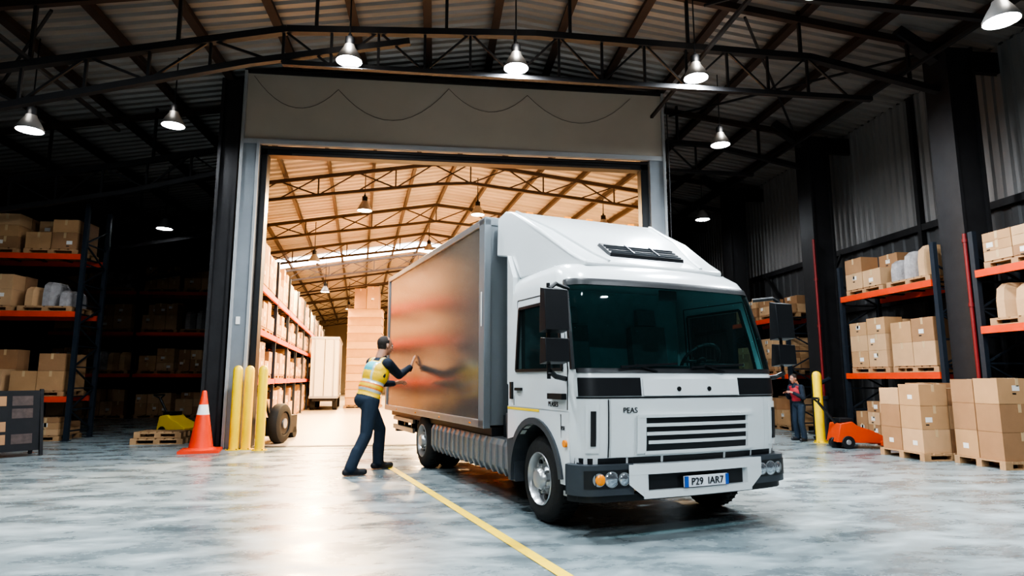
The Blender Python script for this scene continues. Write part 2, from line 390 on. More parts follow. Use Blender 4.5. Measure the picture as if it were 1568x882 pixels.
# ---------------------------------------------------------------- goods
def carton(b,x0,x1,y0,y1,z0,z1):
    m=random.choice(mCard); b.bb(x0,x1,y0,y1,z0,z1,m)
    xc=(x0+x1)/2;yc=(y0+y1)/2; e=.003
    b.bb(xc-.025,xc+.025,y0-e,y1+e,z1-.12,z1+e,mTape)
    b.bb(xc-.002,xc+.002,y0-e*1.5,y1+e,z1-(z1-z0)*.02,z1+e*1.5,mBlk)
    if random.random()<.6:
        lx=x0+(x1-x0)*random.uniform(.12,.6); lz=z0+(z1-z0)*random.uniform(.25,.6)
        b.bb(lx,lx+min(.12,(x1-x0)*.3),y0-e,y0,lz,lz+.08,mLabel)
        b.bb(lx,lx+.06,y0-e,y0,lz-.05,lz-.03,mBlk)
    if random.random()<.5:
        ly=y0+(y1-y0)*random.uniform(.2,.6); b.bb(x0-e,x0,ly,ly+.1,z0+(z1-z0)*.3,z0+(z1-z0)*.5,mLabel)
def pallet(b,x0,x1,y0,y1,z):
    n=6
    for i in range(n):
        xa=x0+(x1-x0)*(i/(n)); b.bb(xa,xa+(x1-x0)/n*.8,y0,y1,z+.10,z+.12,mWood)
    for yy in (y0,(y0+y1)/2-.05,y1-.1): 
        b.bb(x0,x1,yy,yy+.1,z+.08,z+.10,mWood); b.bb(x0,x1,yy,yy+.1,z,z+.02,mWood)
        for xx in (x0,(x0+x1)/2-.06,x1-.12): b.bb(xx,xx+.12,yy,yy+.1,z+.02,z+.08,mWood)
def stack(b,x0,x1,y0,y1,z,H,nx=2,ny=2,rows=2,ragged=.25):
    dx=(x1-x0)/nx;dy=(y1-y0)/ny;dz=H/rows
    for k in range(rows):
        for i in range(nx):
            for j in range(ny):
                if k==rows-1 and random.random()<ragged: continue
                g=.008; h=dz*(1 if k<rows-1 else random.uniform(.75,1))
                carton(b,x0+i*dx+g,x0+(i+1)*dx-g,y0+j*dy+g,y0+(j+1)*dy-g,z+k*dz,z+k*dz+h-.004)
def wrapped(b,x0,x1,y0,y1,z,H):
    n=3
    for i in range(n):
        xa=x0+(x1-x0)*i/n+.01; xb=x0+(x1-x0)*(i+1)/n-.01; h=H*random.uniform(.6,1)
        vs=[];k=8
        for zz,sc in ((z,1),(z+h*.5,1.0),(z+h*.85,.93),(z+h,.7)):
            for t in range(k):
                a=2*math.pi*t/k+.39; r=1.15
                vs.append(((xa+xb)/2+max(-1,min(1,r*math.cos(a)))*(xb-xa)/2*sc,(y0+y1)/2+max(-1,min(1,r*math.sin(a)))*(y1-y0)/2*sc,zz))
        fs=[(j*k+t,j*k+(t+1)%k,(j+1)*k+(t+1)%k,(j+1)*k+t) for j in range(3) for t in range(k)]+[tuple(range(3*k,4*k))]
        b.add(vs,fs,random.choice([mPlast,mPlast,mCard[1]]))
def rack(loc,rz,bays,bayL,depth,height,levels,goodsH,beam=mOrange,fill=1.,floorgoods=True,wrapp=.15,gap=.05,rag=.25):
    b=MB()
    for i in range(bays+1):
        x=i*bayL
        for y in (0.04,depth-.04): b.bb(x-.045,x+.045,y-.04,y+.04,0,height,mUpr); b.bb(x-.07,x+.07,y-.07,y+.07,0,.015,mUpr)
        z=.2;k=0
        while z+.45<height:
            b.beam((x,.04,z if k%2 else z+.45),(x,depth-.04,z+.45 if k%2 else z),.03,.03,mUpr); b.beam((x,.04,z),(x,depth-.04,z),.03,.03,mUpr); z+=.45;k+=1
    for i in range(bays):
        for z in levels:
            for y in (0.0,depth):
                b.bb(i*bayL+.045,(i+1)*bayL-.045,y-.025,y+.025,z-.12,z,beam)
            for t in range(5):
                xx=i*bayL+.2+(bayL-.4)*t/4; b.bb(xx-.03,xx+.03,.03,depth-.03,z-.03,z-.002,mUpr)
    b.obj("pallet_rack",loc,rz)
    g=MB()
    lv=([0]if floorgoods else [])+list(levels)
    for i in range(bays):
        for li,z in enumerate(lv):
            H=goodsH[min(li,len(goodsH)-1)]
            n=2 if bayL<3 else 3; w=(bayL-.2)/n
            for t in range(n):
                if random.random()>fill: continue
                x0=i*bayL+.1+t*w+gap; x1=x0+w-2*gap
                pallet(g,x0,x1,.06,depth-.06,z+.002)
                if random.random()<wrapp: wrapped(g,x0+.03,x1-.03,.08,depth-.1,z+.122,H*.75)
                else: stack(g,x0+.02,x1-.02,.04,depth-.1,z+.122,H*random.uniform(.75,1),random.choice([2,2,3]),2,random.choice([2,2,3]),rag)
    g.obj("stacked_cardboard_boxes",loc,rz)
random.seed(11)
rack((-12.88,14.5,0),0,2,2.6,1.0,5.15,(.93,2.74,4.0),(.5,1.05,.75,.85),wrapp=.35)
random.seed(5)
rack((8.9,12.78,0),-math.pi/2,1,2.66,.95,3.75,(1.42,3.08),(.8,1.2,.8),wrapp=.05)
rack((8.9,9.28,0),-math.pi/2,1,2.6,.95,3.75,(2.15,3.08),(.8,.55,.45),wrapp=.5,floorgoods=False)
random.seed(21)
rack((-12.85,22.6,0),0,2,2.75,1.0,5.6,(1.47,2.87,4.27),(.9,.9,1.0,1.0),wrapp=.3)
rack((8.9,17.9,0),-math.pi/2,1,2.9,.95,3.0,(1.42,2.9),(.8,.9,.6),wrapp=.1)
random.seed(3)
for i in range(9):
    y=13.85+i*2.85*.993; x=-3.66-.118*(y-13.4)
    rack((x,y,0),math.pi/2+rad(6.6),1,2.8,1.0,4.3,(1.3,2.35,3.3),(1.0,.8,.72,1.0),wrapp=.0,gap=.03,rag=.3)
for i in range(4):
    rack((3.6+.05*i,22+i*5.8,0),math.pi/2+rad(6.6),2,2.8,1.0,4.3,(1.3,2.35,3.3),(.95,.75,.75,.9),wrapp=.05)
random.seed(9)
b=MB(); pallet(b,7.75,8.82,9.35,10.35,0); stack(b,7.78,8.80,9.38,10.32,.122,1.12,2,2,3,.0); b.obj("palletised_cardboard_boxes",bevel=.004)
b=MB(); pallet(b,8.14,8.84,8.3,9.2,0); stack(b,8.16,8.83,8.32,9.18,.122,1.22,1,2,3,.0); b.obj("palletised_cardboard_boxes",bevel=.004)
# hall goods
b=MB(); pallet(b,-4.0,-2.4,29.0,30.4,0)
for k in range(12):
    b.bb(-3.95,-2.45,29.05,30.35,.14+k*.36,.14+k*.36+.33,mCard[k%2]); b.bb(-3.98,-2.42,29.02,30.38,.14+k*.36+.33,.14+k*.36+.36,mWood)
stack(b,-3.7,-2.6,29.1,30.3,4.48,1.1,2,2,1,0)
b.obj("tall_cardboard_pallet_stack")
b=MB(); b.bb(-.55,.55,0,5,.55,3.0,mCont)
for z in(.55,3.0): b.bb(-.58,.58,-.03,5,z-.05,z+.05,mAlu)
b.bb(-.01,.01,-.02,0,.6,2.95,mSteel); b.bb(-.4,-.37,-.04,0,.6,2.95,mAlu); b.bb(.37,.4,-.04,0,.6,2.95,mAlu)
b.bb(-.45,.45,.1,4.9,.38,.52,mSteel)
for x in(-.45,.45):
    for y in(.7,3.9):
        b.lathe((x-.1,y,.33),(1,0,0),[(0,.2),(0,.31),(.03,.33),(.17,.33),(.2,.31),(.2,.2)],mTyre,n=20); b.cyl((x-.08,y,.33),(x+.08,y,.33),.2,mRim)
b.obj("cargo_trailer",(-4.55,27.0,0),rad(6.6))
def tyre(b,c,R,W,ax=(1,0,0)):
    b.lathe(c,ax,[(-W/2,R*.60),(-W/2-.005,R*.75),(-W/2+.02,R*.95),(-W/2+.05,R),(W/2-.05,R),(W/2-.02,R*.95),(W/2+.005,R*.75),(W/2,R*.60),(0,R*.55)],mTyre,n=40,closed=True)
b=MB()
tyre(b,(0,0,.40),.40,.22); b.cyl((-.09,0,.40),(.09,0,.40),.22,mSteel); b.cyl((-.10,0,.40),(.115,0,.40),.1,mRim)
b.tube([(.0,0,.4),(-.3,.3,.4),(-.3,1.2,.4)],.05,mSteel)
b.bb(-.5,-.2,.2,1.4,.12,.5,mSteel); b.cyl((-.5,1.3,.12),(-.2,1.3,.12),.12,mTyre,n=20); b.beam((-.35,.3,.5),(-.35,-.1,1.05),.05,.05,mSteel); b.cyl((-.5,-.1,1.05),(-.2,-.1,1.05),.02,mBlk)
b.obj("wheeled_hand_truck",(-3.12,13.55,0),rad(-10),smooth=35)

# ---------------------------------------------------------------- yard items
for (x,y) in ((-3.66,12.40),(-3.47,12.48),(-3.17,12.28),(7.90,12.30),(8.12,12.62)):
    h=1.55 if x<0 else 1.46
    b=MB(); b.lathe((0,0,0),(0,0,1),[(0,.0001),(0,.14),(.012,.14),(.013,.085),(h-.09,.085),(h-.04,.072),(h-.01,.04),(h,.0001)],mYel,n=24)
    for a in range(4): b.cyl((.115*math.cos(a*1.57+.7),.115*math.sin(a*1.57+.7),.01),(.115*math.cos(a*1.57+.7),.115*math.sin(a*1.57+.7),.025),.012,mSteel,n=6)
    b.obj("safety_bollard",(x,y,0.001),smooth=40)
b=MB(); b.bb(-.33,.33,-.33,.33,0.002,.05,mConeO)
def cr(z): return .21-(.21-.04)*(z-.05)/1.02
for z0,z1,m in ((.05,.38,mConeO),(.38,.66,mConeO),(.66,.84,mConeW),(.84,1.07,mConeO)): b.lathe((0,0,0),(0,0,1),[(z0,cr(z0)),(z1,cr(z1))],m,n=28)
b.lathe((0,0,0),(0,0,1),[(1.07,cr(1.07)),(1.09,.03),(1.09,.001)],mConeO,n=28); b.lathe((0,0,0),(0,0,1),[(.05,.26),(.075,.24),(.085,.2)],mConeO,n=28)
b.obj("traffic_cone",(-4.15,12.15,0),rad(12),smooth=40)
b=MB(); d=Vector((-1.713,6.1,0)).normalized(); p0=Vector((.888,4.324,.004)); a=Vector((d.y,-d.x,0))
A=p0-d*4.2; B=p0+d*6.7
b.add([A-a*.05,A+a*.05,B+a*.05,B-a*.05],[(0,1,2,3)],mLine); b.obj("floor_line_marking",recalc=False)
def jack(name,loc,rz,col):
    b=MB()
    b.prism([(-.35,.10),(-.40,.22),(-.15,.34),(.10,.42),(.2,.50),(.42,.46),(.5,.12)],-.22,.22,col)
    b.bb(-.26,-.1,-.82,-.3,.06,.15,col); b.bb(.1,.26,-.82,-.3,.06,.15,col); b.bb(-.15,.15,.15,.4,.48,.56,mBlk)
    b.cyl((0,.4,.45),(0,.72,.86),.025,mBlk); b.tube([(-.14,.76,.93),(0,.71,.85),(.14,.76,.93)],.02,mBlk); b.cyl((-.14,.76,.93),(.14,.76,.93),.02,mBlk)
    for x in(-.2,.2): b.cyl((x-.04,.3,.12),(x+.04,.3,.12),.12,mBlk,n=20); b.cyl((x-.045,.3,.12),(x+.045,.3,.12),.05,mRim); b.cyl((x-.05,-.7,.05),(x+.05,-.7,.05),.05,mBlk)
    b.cyl((-.05,.45,.1),(.05,.45,.1),.1,mBlk,n=20)
    return b.obj(name,loc,rz,smooth=30,bevel=.01)
jack("pallet_jack",(8.06,11.35,0),rad(82),mOrJack)
jack("pallet_jack",(-5.7,15.3,0),rad(60),mYel)
b=MB(); pallet(b,-6.0,-5.0,13.6,14.25,0); pallet(b,-5.95,-5.05,13.63,14.2,.125); b.obj("wooden_pallet")
b=MB(); b.cyl((8.55,13.2,0),(8.55,13.2,.85),.13,mDkGrey,n=20); b.cyl((8.55,13.2,.85),(8.55,13.2,.92),.17,mUpr,n=20); b.tube([(8.55,13.2,.92),(8.55,13.2,1.2),(8.85,13.3,1.3)],.05,mUpr); b.cyl((8.55,13.2,0.001),(8.55,13.2,.04),.2,mUpr,n=20); b.obj("standpipe",smooth=40)
for x,y,zt in ((8.93,13.65,4.6),(8.93,9.42,3.75)): 
    b=MB(); b.cyl((x,y,0),(x,y,zt),.032,mRed)
    for z in (1,2.5,3.6): b.cyl((x,y,z),(x,y,z+.06),.045,mRed)
    b.obj("sprinkler_pipe",smooth=40)
b=MB(); 
for s in(-1,1): 
    b.beam((-.45,s*.22,0.01),(-.45,0,1.12),.05,.04,mBoard); b.beam((.45,s*.22,0.01),(.45,0,1.12),.05,.04,mBoard)
    vs=[(-.43,s*.19,.10),(.43,s*.19,.10),(.43,s*.02,1.10),(-.43,s*.02,1.10)]
    b.add(vs+[(x,y-s*.015,z) for x,y,z in vs],[(0,1,2,3),(4,5,6,7),(0,1,5,4),(1,2,6,5),(2,3,7,6),(3,0,4,7)],mBoard)
    for k in range(4):
        z0=.22+k*.21
        yy=lambda z: s*(.19-.17*(z-.10)/1.0+.006)
        for c in range(2): 
            if (k+c)%3==2: continue
            b.add([(-.36+c*.38,yy(z0),z0),(-.06+c*.38,yy(z0),z0),(-.06+c*.38,yy(z0+.16),z0+.16),(-.36+c*.38,yy(z0+.16),z0+.16)],[(0,1,2,3)],mPrint if c else mCard[2])
b.obj("a_frame_notice_board",(-7.12,11.7,0),rad(50),recalc=False)

# ---------------------------------------------------------------- TRUCK
TR=empty("box_truck",(1.985,6.197,0),rad(17))
XS=1.03
RG=[(.56,-.895,1.06),(.75,-.915,1.07),(1.0,-.925,1.07),(1.15,-.925,1.07),(1.32,-.91,1.07),(1.38,-.89,1.07),(1.70,-.82,1.055),(2.0,-.74,1.035),(2.17,-.68,1.02),(2.26,-.62,.995),(2.34,-.50,.95),(2.39,-.34,.86)]
def Zm(z): return z if z>1.3 else 1.3-(1.3-z)*.94
def rgi(z):
    if z<=RG[0][0]: return RG[0][1],RG[0][2]
    for a,c in zip(RG,RG[1:]):
        if a[0]<=z<=c[0]:
            t=(z-a[0])/(c[0]-a[0]); return a[1]+t*(c[1]-a[1]),a[2]+t*(c[2]-a[2])
    return RG[-1][1],RG[-1][2]
CR=.2
def ysurf(x,z):
    yf,hw=rgi(z); ax=min(abs(x),hw)
    if ax<=hw-CR: return yf+.06*(ax/(hw-CR))**2
    q=ax-(hw-CR); return yf+.06+CR-math.sqrt(max(0,CR*CR-q*q))
def ring(z):
    yf,hw=rgi(z); ya=yf+.06+CR; p=[(-hw,.6),(-hw,.40),(-hw,ya+.07)]
    for k in range(5):
        t=rad(22.5*k); p.append((-(hw-CR)-CR*math.cos(t),ya-CR*math.sin(t)))
    for x in [-.66,-.33,0,.33,.66]: 
        x2=x*(hw-CR)/.87; p.append((x2,yf+.06*(x2/(hw-CR))**2))
    q=[(-a,c) for a,c in p[:8]][::-1]
    return p+q
b=MB(); n=len(ring(1)); rings=[ring(r[0]) for r in RG]
vs=[(x,y,Zm(RG[i][0])) for i,rr in enumerate(rings) for x,y in rr]
fw=[];fg=[];fsd=[]
for i in range(len(RG)-1):
    z0=RG[i][0]; z1=RG[i+1][0]
    for j in range(n-1):
        f=(i*n+j,i*n+j+1,(i+1)*n+j+1,(i+1)*n+j)
        if z1<=1.001 and (j<3 or j>=n-4): continue
        if 1.37<z0 and z1<2.18 and 4<=j<=n-6: fg.append(f); continue
        if 1.37<z0 and z1<2.01 and (j==1 or j==n-3): fsd.append(f); continue
        fw.append(f)
k=len(RG)-1
fw.append(tuple(k*n+j for j in range(n)))
for i in range(2,len(RG)-1): fw.append((i*n,(i+1)*n,(i+1)*n+n-1,i*n+n-1))
b.add(vs,fw,mWhite)
o=len(b.v)-len(vs)
for fl,mm in((fg,mGlass),(fsd,mSideGl)):
    kk=b.m(mm)
    for f in fl: b.f.append(tuple(x+o for x in f)); b.mi.append(kk)
q=b.obj("cab_shell",parent=TR,smooth=32); q.scale.x=XS
b=MB()
arc=[(.5*math.cos(rad(a)),.385+.5*math.sin(rad(a))) for a in range(0,181,12)]
for s in(-1,1):
    prof=[(.62,.70),(.62,1.03),(-.66,1.03),(-.66,.42),(-.5,.42)]+[p for p in arc[::-1] if not(p[0]>.3 and p[1]<.70) and p[1]>.43]
    x0,x1=(s*1.07,s*1.02); b.prism(prof,min(x0,x1),max(x0,x1),mWhite)
    for a in range(-8,172,9):
        p=[(.50*math.cos(rad(a)),.385+.50*math.sin(rad(a))),(.56*math.cos(rad(a)),.385+.56*math.sin(rad(a))),(.56*math.cos(rad(a+9)),.385+.56*math.sin(rad(a+9))),(.50*math.cos(rad(a+9)),.385+.50*math.sin(rad(a+9)))]
        b.prism(p,min(s*1.09,s*.8),max(s*1.09,s*.8),mDkGrey)
    b.prism([(.45,.3),(.62,.3),(.70,.95),(.58,.95)],min(s*1.06,s*.8),max(s*1.06,s*.8),mDkGrey)
    b.prism([(-.1,.999),(.62,.999),(.62,1.02),(-.1,1.02)],min(s*1.073,s*1.05),max(s*1.073,s*1.05),mYel if s<0 else mWhite)
    b.bb(min(s*1.06,s*.8),max(s*1.06,s*.8),-.76,-.53,.33,.37,mAlu); b.bb(min(s*1.04,s*.8),max(s*1.04,s*.8),-.76,-.56,.37,.62,mDkGrey)
    for k in range(4): b.bb(min(s*1.065,s*.8),max(s*1.065,s*.8),-.74+k*.05,-.72+k*.05,.37,.38,mBlk)
def sidebeam(pts,w,mat,off=.004,sides=(-1,1)):
    for s in sides:
        for (y0,z0),(y1,z1) in zip(pts,pts[1:]):
            b.beam((s*(rgi(z0)[1]+off),y0,z0),(s*(rgi(z1)[1]+off),y1,z1),w,w,mat)
ya=lambda z: rgi(z)[0]+.06+CR+.07
sidebeam([(.40,1.38),(ya(1.38),1.38),(ya(1.7),1.70),(ya(2.0),2.0),(.40,2.0),(.40,1.38)],.028,mBlk,0)
sidebeam([(.46,2.09),(.46,1.04)],.008,mBlk,0); sidebeam([(ya(2.05)-.08,2.08),(ya(1.38)-.09,1.38),(-.64,1.04)],.008,mBlk,0); sidebeam([(.46,2.09),(ya(2.05)-.08,2.08)],.008,mBlk,0)
sidebeam([(.26,1.20),(.40,1.20)],.028,mBlk,.012); sidebeam([(.50,1.1),(.50,1.27)],.045,mBlk,.0)
sidebeam([(-.52,1.0),(-.52,.5)],.008,mBlk,0)
sidebeam([(-.35,1.15),(-.62,1.15)],.05,mBlk,.02)
for s in(-1,1):
    mx=s*1.27; my=-.72
    b.tube([(s*1.03,-.60,2.08),(s*1.2,-.70,2.1),(mx,my,2.05)],.018,mBlk); b.tube([(s*1.07,-.62,1.30),(s*1.2,-.68,1.32),(mx,my,1.36)],.022,mBlk)
    b.cyl((mx,my+.02,1.3),(mx,my+.02,2.1),.016,mBlk)
q=b.obj("cab_side_details",parent=TR,smooth=35); q.scale.x=XS
b=MB()
for s in(-1,1):
    mx=s*1.28; my=-.74
    b.prism([(my-.07,1.70),(my-.05,2.04),(my+.03,2.06),(my+.05,1.68)],mx-.11,mx+.11,mBlk)
    b.prism([(my-.07,1.44),(my-.06,1.63),(my+.03,1.64),(my+.05,1.42)],mx-.11,mx+.11,mBlk)
    b.bb(mx-.09,mx+.09,my+.04,my+.048,1.74,2.02,mHead)
b.obj("wing_mirrors",parent=TR,bevel=.025,bseg=3,smooth=60)
b=MB()
def strip(x0,x1,z0,z1,off,mat,th=.03,n=20,nz=4):
    f0=z0 if callable(z0) else (lambda x:z0); f1=z1 if callable(z1) else (lambda x:z1)
    H=1.0701; t0=math.asin(max(-1,min(1,x0/H))); t1=math.asin(max(-1,min(1,x1/H)))
    vs=[]
    for i in range(n+1):
        x=H*math.sin(t0+(t1-t0)*i/n)
        for j in range(nz+1):
            z=f0(x)+(f1(x)-f0(x))*j/nz; vs.append((x*(1+off/H),ysurf(x,z)-off,Zm(z)))
    m=len(vs)
    for i in range(n+1):
        x=H*math.sin(t0+(t1-t0)*i/n)
        for j in range(nz+1):
            z=f0(x)+(f1(x)-f0(x))*j/nz; vs.append((x*(1+(off-th)/H),ysurf(x,z)-off+th,Zm(z)))
    w=nz+1; fs=[]
    for i in range(n):
        for j in range(nz):
            a=i*w+j; fs+=[(a,a+w,a+w+1,a+1),(m+a,m+a+1,m+a+w+1,m+a+w)]
        fs+=[(i*w,m+i*w,m+(i+1)*w,(i+1)*w),(i*w+nz,(i+1)*w+nz,m+(i+1)*w+nz,m+i*w+nz)]
    for j in range(nz):
        fs+=[(j,j+1,m+j+1,m+j),(n*w+j,m+n*w+j,m+n*w+j+1,n*w+j+1)]
    b.add(vs,fs,mat)
strip(-1.04,1.04,1.35,1.39,.006,mBlk); strip(-1.0,1.0,2.125,2.185,.006,mBlk)
for s in(-1,1):
    xx=[]
    for z in (1.38,1.7,2.0,2.17):
        yf,hw=rgi(z); xx.append((s*((hw-CR)+CR*math.cos(rad(22.5))),yf+.06+CR-CR*math.sin(rad(22.5)),z))
    for p,q in zip(xx,xx[1:]): b.beam(p,q,.035,.035,mBlk)
strip(-1.04,-.52,1.15,1.31,.006,mBlk); strip(.52,1.04,1.15,1.31,.006,mBlk)
strip(-.50,.50,1.15,1.30,.012,mWhite)
strip(-1.05,1.05,1.128,1.142,.003,mBlk,.01)
strip(-.80,.80,.62,1.12,.016,mWhite)
strip(-.54,.60,.665,.98,.022,mBlk)
for k in range(3):
    z=.728+k*.075; w=.50+.015*k
    strip(-w+.03,w+.03,z,z+.030,.04,mWhite,.03)
strip(-.56,.62,.958,.985,.045,mWhite,.03); strip(-.50,.56,.640,.668,.045,mWhite,.03)
for s in(-1,1):
    strip(*((-.57,-.49) if s<0 else (.55,.63)),.65,.98,.042,mWhite,.03,6)
for x in (-.82,.82): strip(x-.005,x+.005,.62,1.12,.004,mBlk,.01,2)
for x in (-.16,.16): b.cyl((x,ysurf(x,1.2)-.02,1.215),(x,ysurf(x,1.2)-.01,1.215),.02,mBlk)
strip(-1.0,-.9,.66,1.08,.006,mWhite,.02,8); strip(.9,1.0,.66,1.08,.006,mWhite,.02,8)
strip(-.965,-.925,.72,1.02,.014,mBlk,.02,6); strip(.925,.965,.72,1.02,.014,mBlk,.02,6)
strip(-1.05,1.05,.55,.615,.0,mBlk)
strip(-1.069,-.60,.31,.565,.06,mDkGrey,.12,14); strip(.60,1.069,.31,.565,.06,mDkGrey,.12,14)
strip(-.64,.64,.475,.56,.085,mWhite,.12); strip(-.52,.52,.27,.335,.085,mWhite,.12)
strip(-.64,-.48,lambda x:.27+.9*max(0,(-.5-x)) ,.5,.083,mWhite,.1,8); strip(.48,.64,lambda x:.27+.9*max(0,(x-.5)),.5,.083,mWhite,.1,8)
strip(-.50,.50,.33,.48,.04,mBlk,.08)
strip(-.17,.25,.345,.44,.10,mPlate,.02,6); strip(-.17,-.135,.345,.44,.104,mBlue,.01,2); strip(.22,.25,.345,.44,.104,mBlue,.01,2)
strip(-1.069,1.069,.25,.31,.03,mBlk,.1)
for s in(-1,1):
    strip(*sorted((s*.64,s*.99)),.37,.52,.064,mBlk,.02,10)
    for x,r,m in ((.83,.056,mHead),(.72,.045,mHead),(.93,.045,mAmber if s<0 else mHead)):
        y=ysurf(x,.44)-.064; nx=0 if x<.87 else .35
        b.cyl((s*x,y+.02,.495),(s*(x+nx*.02),y-.012,.495),r+.008,mAlu,n=24); b.lathe((s*x,y-.012,.495),(s*nx,-1,0),[(0,r),(.008,r*.8),(.012,r*.4),(.013,.001)],m,n=24)
b.cyl((-1.07,-.60,.76),(-1.09,-.60,.76),.03,mAmber)
for x0,x1 in ((-.55,-.05),(.15,.72)):
    b.beam((x0+.2,ysurf(x0,1.36)-.02,1.36),(x0,ysurf(x0,1.42)-.025,1.42),.018,.015,mBlk); b.beam((x0-.15,ysurf(x0,1.40)-.02,1.40),(x1-.1,ysurf(x1,1.43)-.025,1.43),.015,.02,mBlk)
q=b.obj("cab_front_trim",parent=TR,smooth=35); q.scale.x=XS
def text(body,loc,size,mat,rot=(rad(90),0,0),name="lettering",ex=.002):
    c=bpy.data.curves.new(name,'FONT'); c.body=body; c.size=size; c.extrude=ex; c.align_x='CENTER'; c.materials.append(mat)
    o=bpy.data.objects.new(name,c); scene.collection.objects.link(o); o.parent=TR; o.location=loc; o.rotation_euler=rot
text("P29  IAR7",(.045,ysurf(0,.39)-.106,Zm(.362)),.085,mBlk); text("PEAS",(-.66,ysurf(-.66,1.0)-.024,1.02),.065,mBlk,(rad(90),0,rad(-4)))
text("PEASES",(-1.104,-.38,1.06),.06,mBlk,(rad(90),0,rad(-90))); text("ESE",(-1.104,-.56,.87),.045,mBlk,(rad(90),0,rad(-90)))
b=MB(); b.bb(-.97,.97,-.76,-.42,1.05,1.36,mInt); b.bb(-.97,.97,.48,.56,.9,2.25,mInt); b.bb(-.97,.97,-.7,.5,.88,.92,mInt)
for x in(-.5,.5): 
    b.bb(x-.24,x+.24,-.1,.38,1.05,1.2,mSeat); b.prism([(.30,1.15),(.42,1.15),(.50,1.85),(.40,1.87)],x-.23,x+.23,mSeat); b.prism([(.40,1.88),(.48,1.88),(.50,2.06),(.43,2.06)],x-.12,x+.12,mSeat)
cw=Vector((.5,-.44,1.47)); ax=Vector((0,.75,.65)).normalized(); a1=Vector((1,0,0)); a2=ax.cross(a1)
pts=[cw+a1*.21*math.cos(t*math.pi/10)+a2*.21*math.sin(t*math.pi/10) for t in range(21)]; b.tube(pts,.018,mBlk)
b.cyl(cw-a1*.2,cw+a1*.2,.016,mBlk); b.cyl(cw,cw-ax*.3,.025,mBlk); b.cyl(cw,cw-ax*.02,.06,mBlk)
b.bb(-.25,.15,-.70,-.5,1.36,1.42,mBlk); b.bb(.3,.7,-.74,-.58,1.36,1.44,mBlk); b.bb(-.1,.1,-.62,-.60,2.02,2.12,mBlk)
b.obj("cab_interior",parent=TR,bevel=.015)
b=MB()
FP=[(-.47,2.38),(-.25,2.50),(.2,2.80),(.84,3.14),(1.02,3.19)]
prof=[(1.22,2.70,.98),(1.22,3.15,.97),(1.02,3.19,.96),(.84,3.14,.95),(.2,2.80,.92),(-.25,2.50,.85),(-.47,2.38,.80),(-.47,2.33,.80),(.55,2.34,1.0),(.75,2.60,1.0)]
n=len(prof); vs=[(-h,y,z) for y,z,h in prof]+[(h,y,z) for y,z,h in prof]
b.add(vs,[tuple(range(n)),tuple(range(2*n-1,n-1,-1))]+[(i,n+i,n+(i+1)%n,(i+1)%n) for i in range(n)],mWhite)
b.obj("roof_fairing",parent=TR,bevel=.02,bseg=3,smooth=50)
b=MB()
def fz(y): return lerpp(FP,y)
# raised roof vent with louvres
b.prism([(-.30,fz(-.30)-.02),(-.30,fz(-.30)+.035),(-.10,fz(-.10)+.045),(-.04,fz(-.04)-.02)],-.42,.46,mBlk)
for k in range(4):
    y=-.285+k*.045; b.beam((-.40,y,fz(y)+.042+.008*k/3),(.44,y,fz(y)+.042+.008*k/3),.010,.010,mDkGrey)
for x in (-.13,.17): b.beam((x,-.29,fz(-.29)+.044),(x,-.11,fz(-.11)+.052),.012,.012,mDkGrey)
for x in (-.7,-.2,.1,.7): b.bb(x,x+.08,.99,1.02,3.18,3.205,mAmber)
for s in(-1,1):
    for (xa,y0),(xb,y1) in (((.90,.84),(.76,.2)),((.76,.2),(.60,-.25)),((.60,-.25),(.54,-.46))): b.beam((s*xa,y0,fz(y0)+.006),(s*xb,y1,fz(y1)+.006),.03,.022,mWhite)
b.prism([(.6,1.2),(.75,1.25),(.75,2.62),(.6,2.36)],-1.05,-.97,mWhite); b.prism([(.6,1.2),(.75,1.25),(.75,2.62),(.6,2.36)],.97,1.05,mWhite)
b.obj("roof_fairing_details",parent=TR)
b=MB()
b.bb(-1.08,1.08,1.34,6.2,.80,3.14,mCargo)
b.obj("cargo_box_panels",parent=TR,bevel=.01)
b=MB()
b.bb(-1.09,1.09,1.30,1.36,.78,3.15,mFrontBox)
for s in(-1,1):
    x0,x1=min(s*1.105,s*1.02),max(s*1.105,s*1.02)
    b.bb(x0,x1,1.29,1.46,.75,3.16,mFrontBox); b.bb(x0,x1,6.14,6.22,.75,3.16,mAlu)
    b.bb(x0,x1,1.3,6.22,3.09,3.17,mAlu); b.bb(x0,x1,1.3,6.22,.75,.84,mAlu)
    b.bb(min(s*1.112,s*1.10),max(s*1.112,s*1.10),1.36,1.39,1.9,2.3,mLabel)
    for y in (1.7,2.9,4.1,5.3): b.bb(min(s*1.11,s*1.09),max(s*1.11,s*1.09),y,y+.06,.78,.80,mAmber)
b.bb(-1.1,1.1,1.29,1.5,3.08,3.18,mFrontBox); b.bb(-1.1,1.1,6.14,6.22,3.09,3.17,mAlu); b.bb(-1.1,1.1,6.14,6.22,.75,.84,mAlu)
b.bb(-1.0,1.0,6.2,6.215,.84,3.09,mAlu); b.bb(-.01,.01,6.21,6.225,.84,3.09,mBlk)
for x in(-.6,-.3,.3,.6): b.cyl((x,6.24,.85),(x,6.24,3.08),.015,mAlu)
b.obj("cargo_box_frame",parent=TR,bevel=.018)
b=MB()
for s in(-1,1):
    b.bb(min(s*.45,s*.38),max(s*.45,s*.38),-.5,6.1,.50,.74,mBlk)
for y in(.9,2,3.2,4.8,5.9): b.bb(-.45,.45,y,y+.08,.52,.7,mBlk)
b.bb(-1.0,1.0,1.3,6.1,.66,.76,mBlk)
b.cyl((-.8,0,.385),(.8,0,.385),.07,mBlk); b.cyl((-.8,3.93,.385),(.8,3.93,.385),.1,mBlk); b.cyl((-.2,3.93,.385),(.2,3.93,.385),.2,mBlk)
b.bb(-.95,.95,5.9,6.0,.38,.48,mDkGrey)
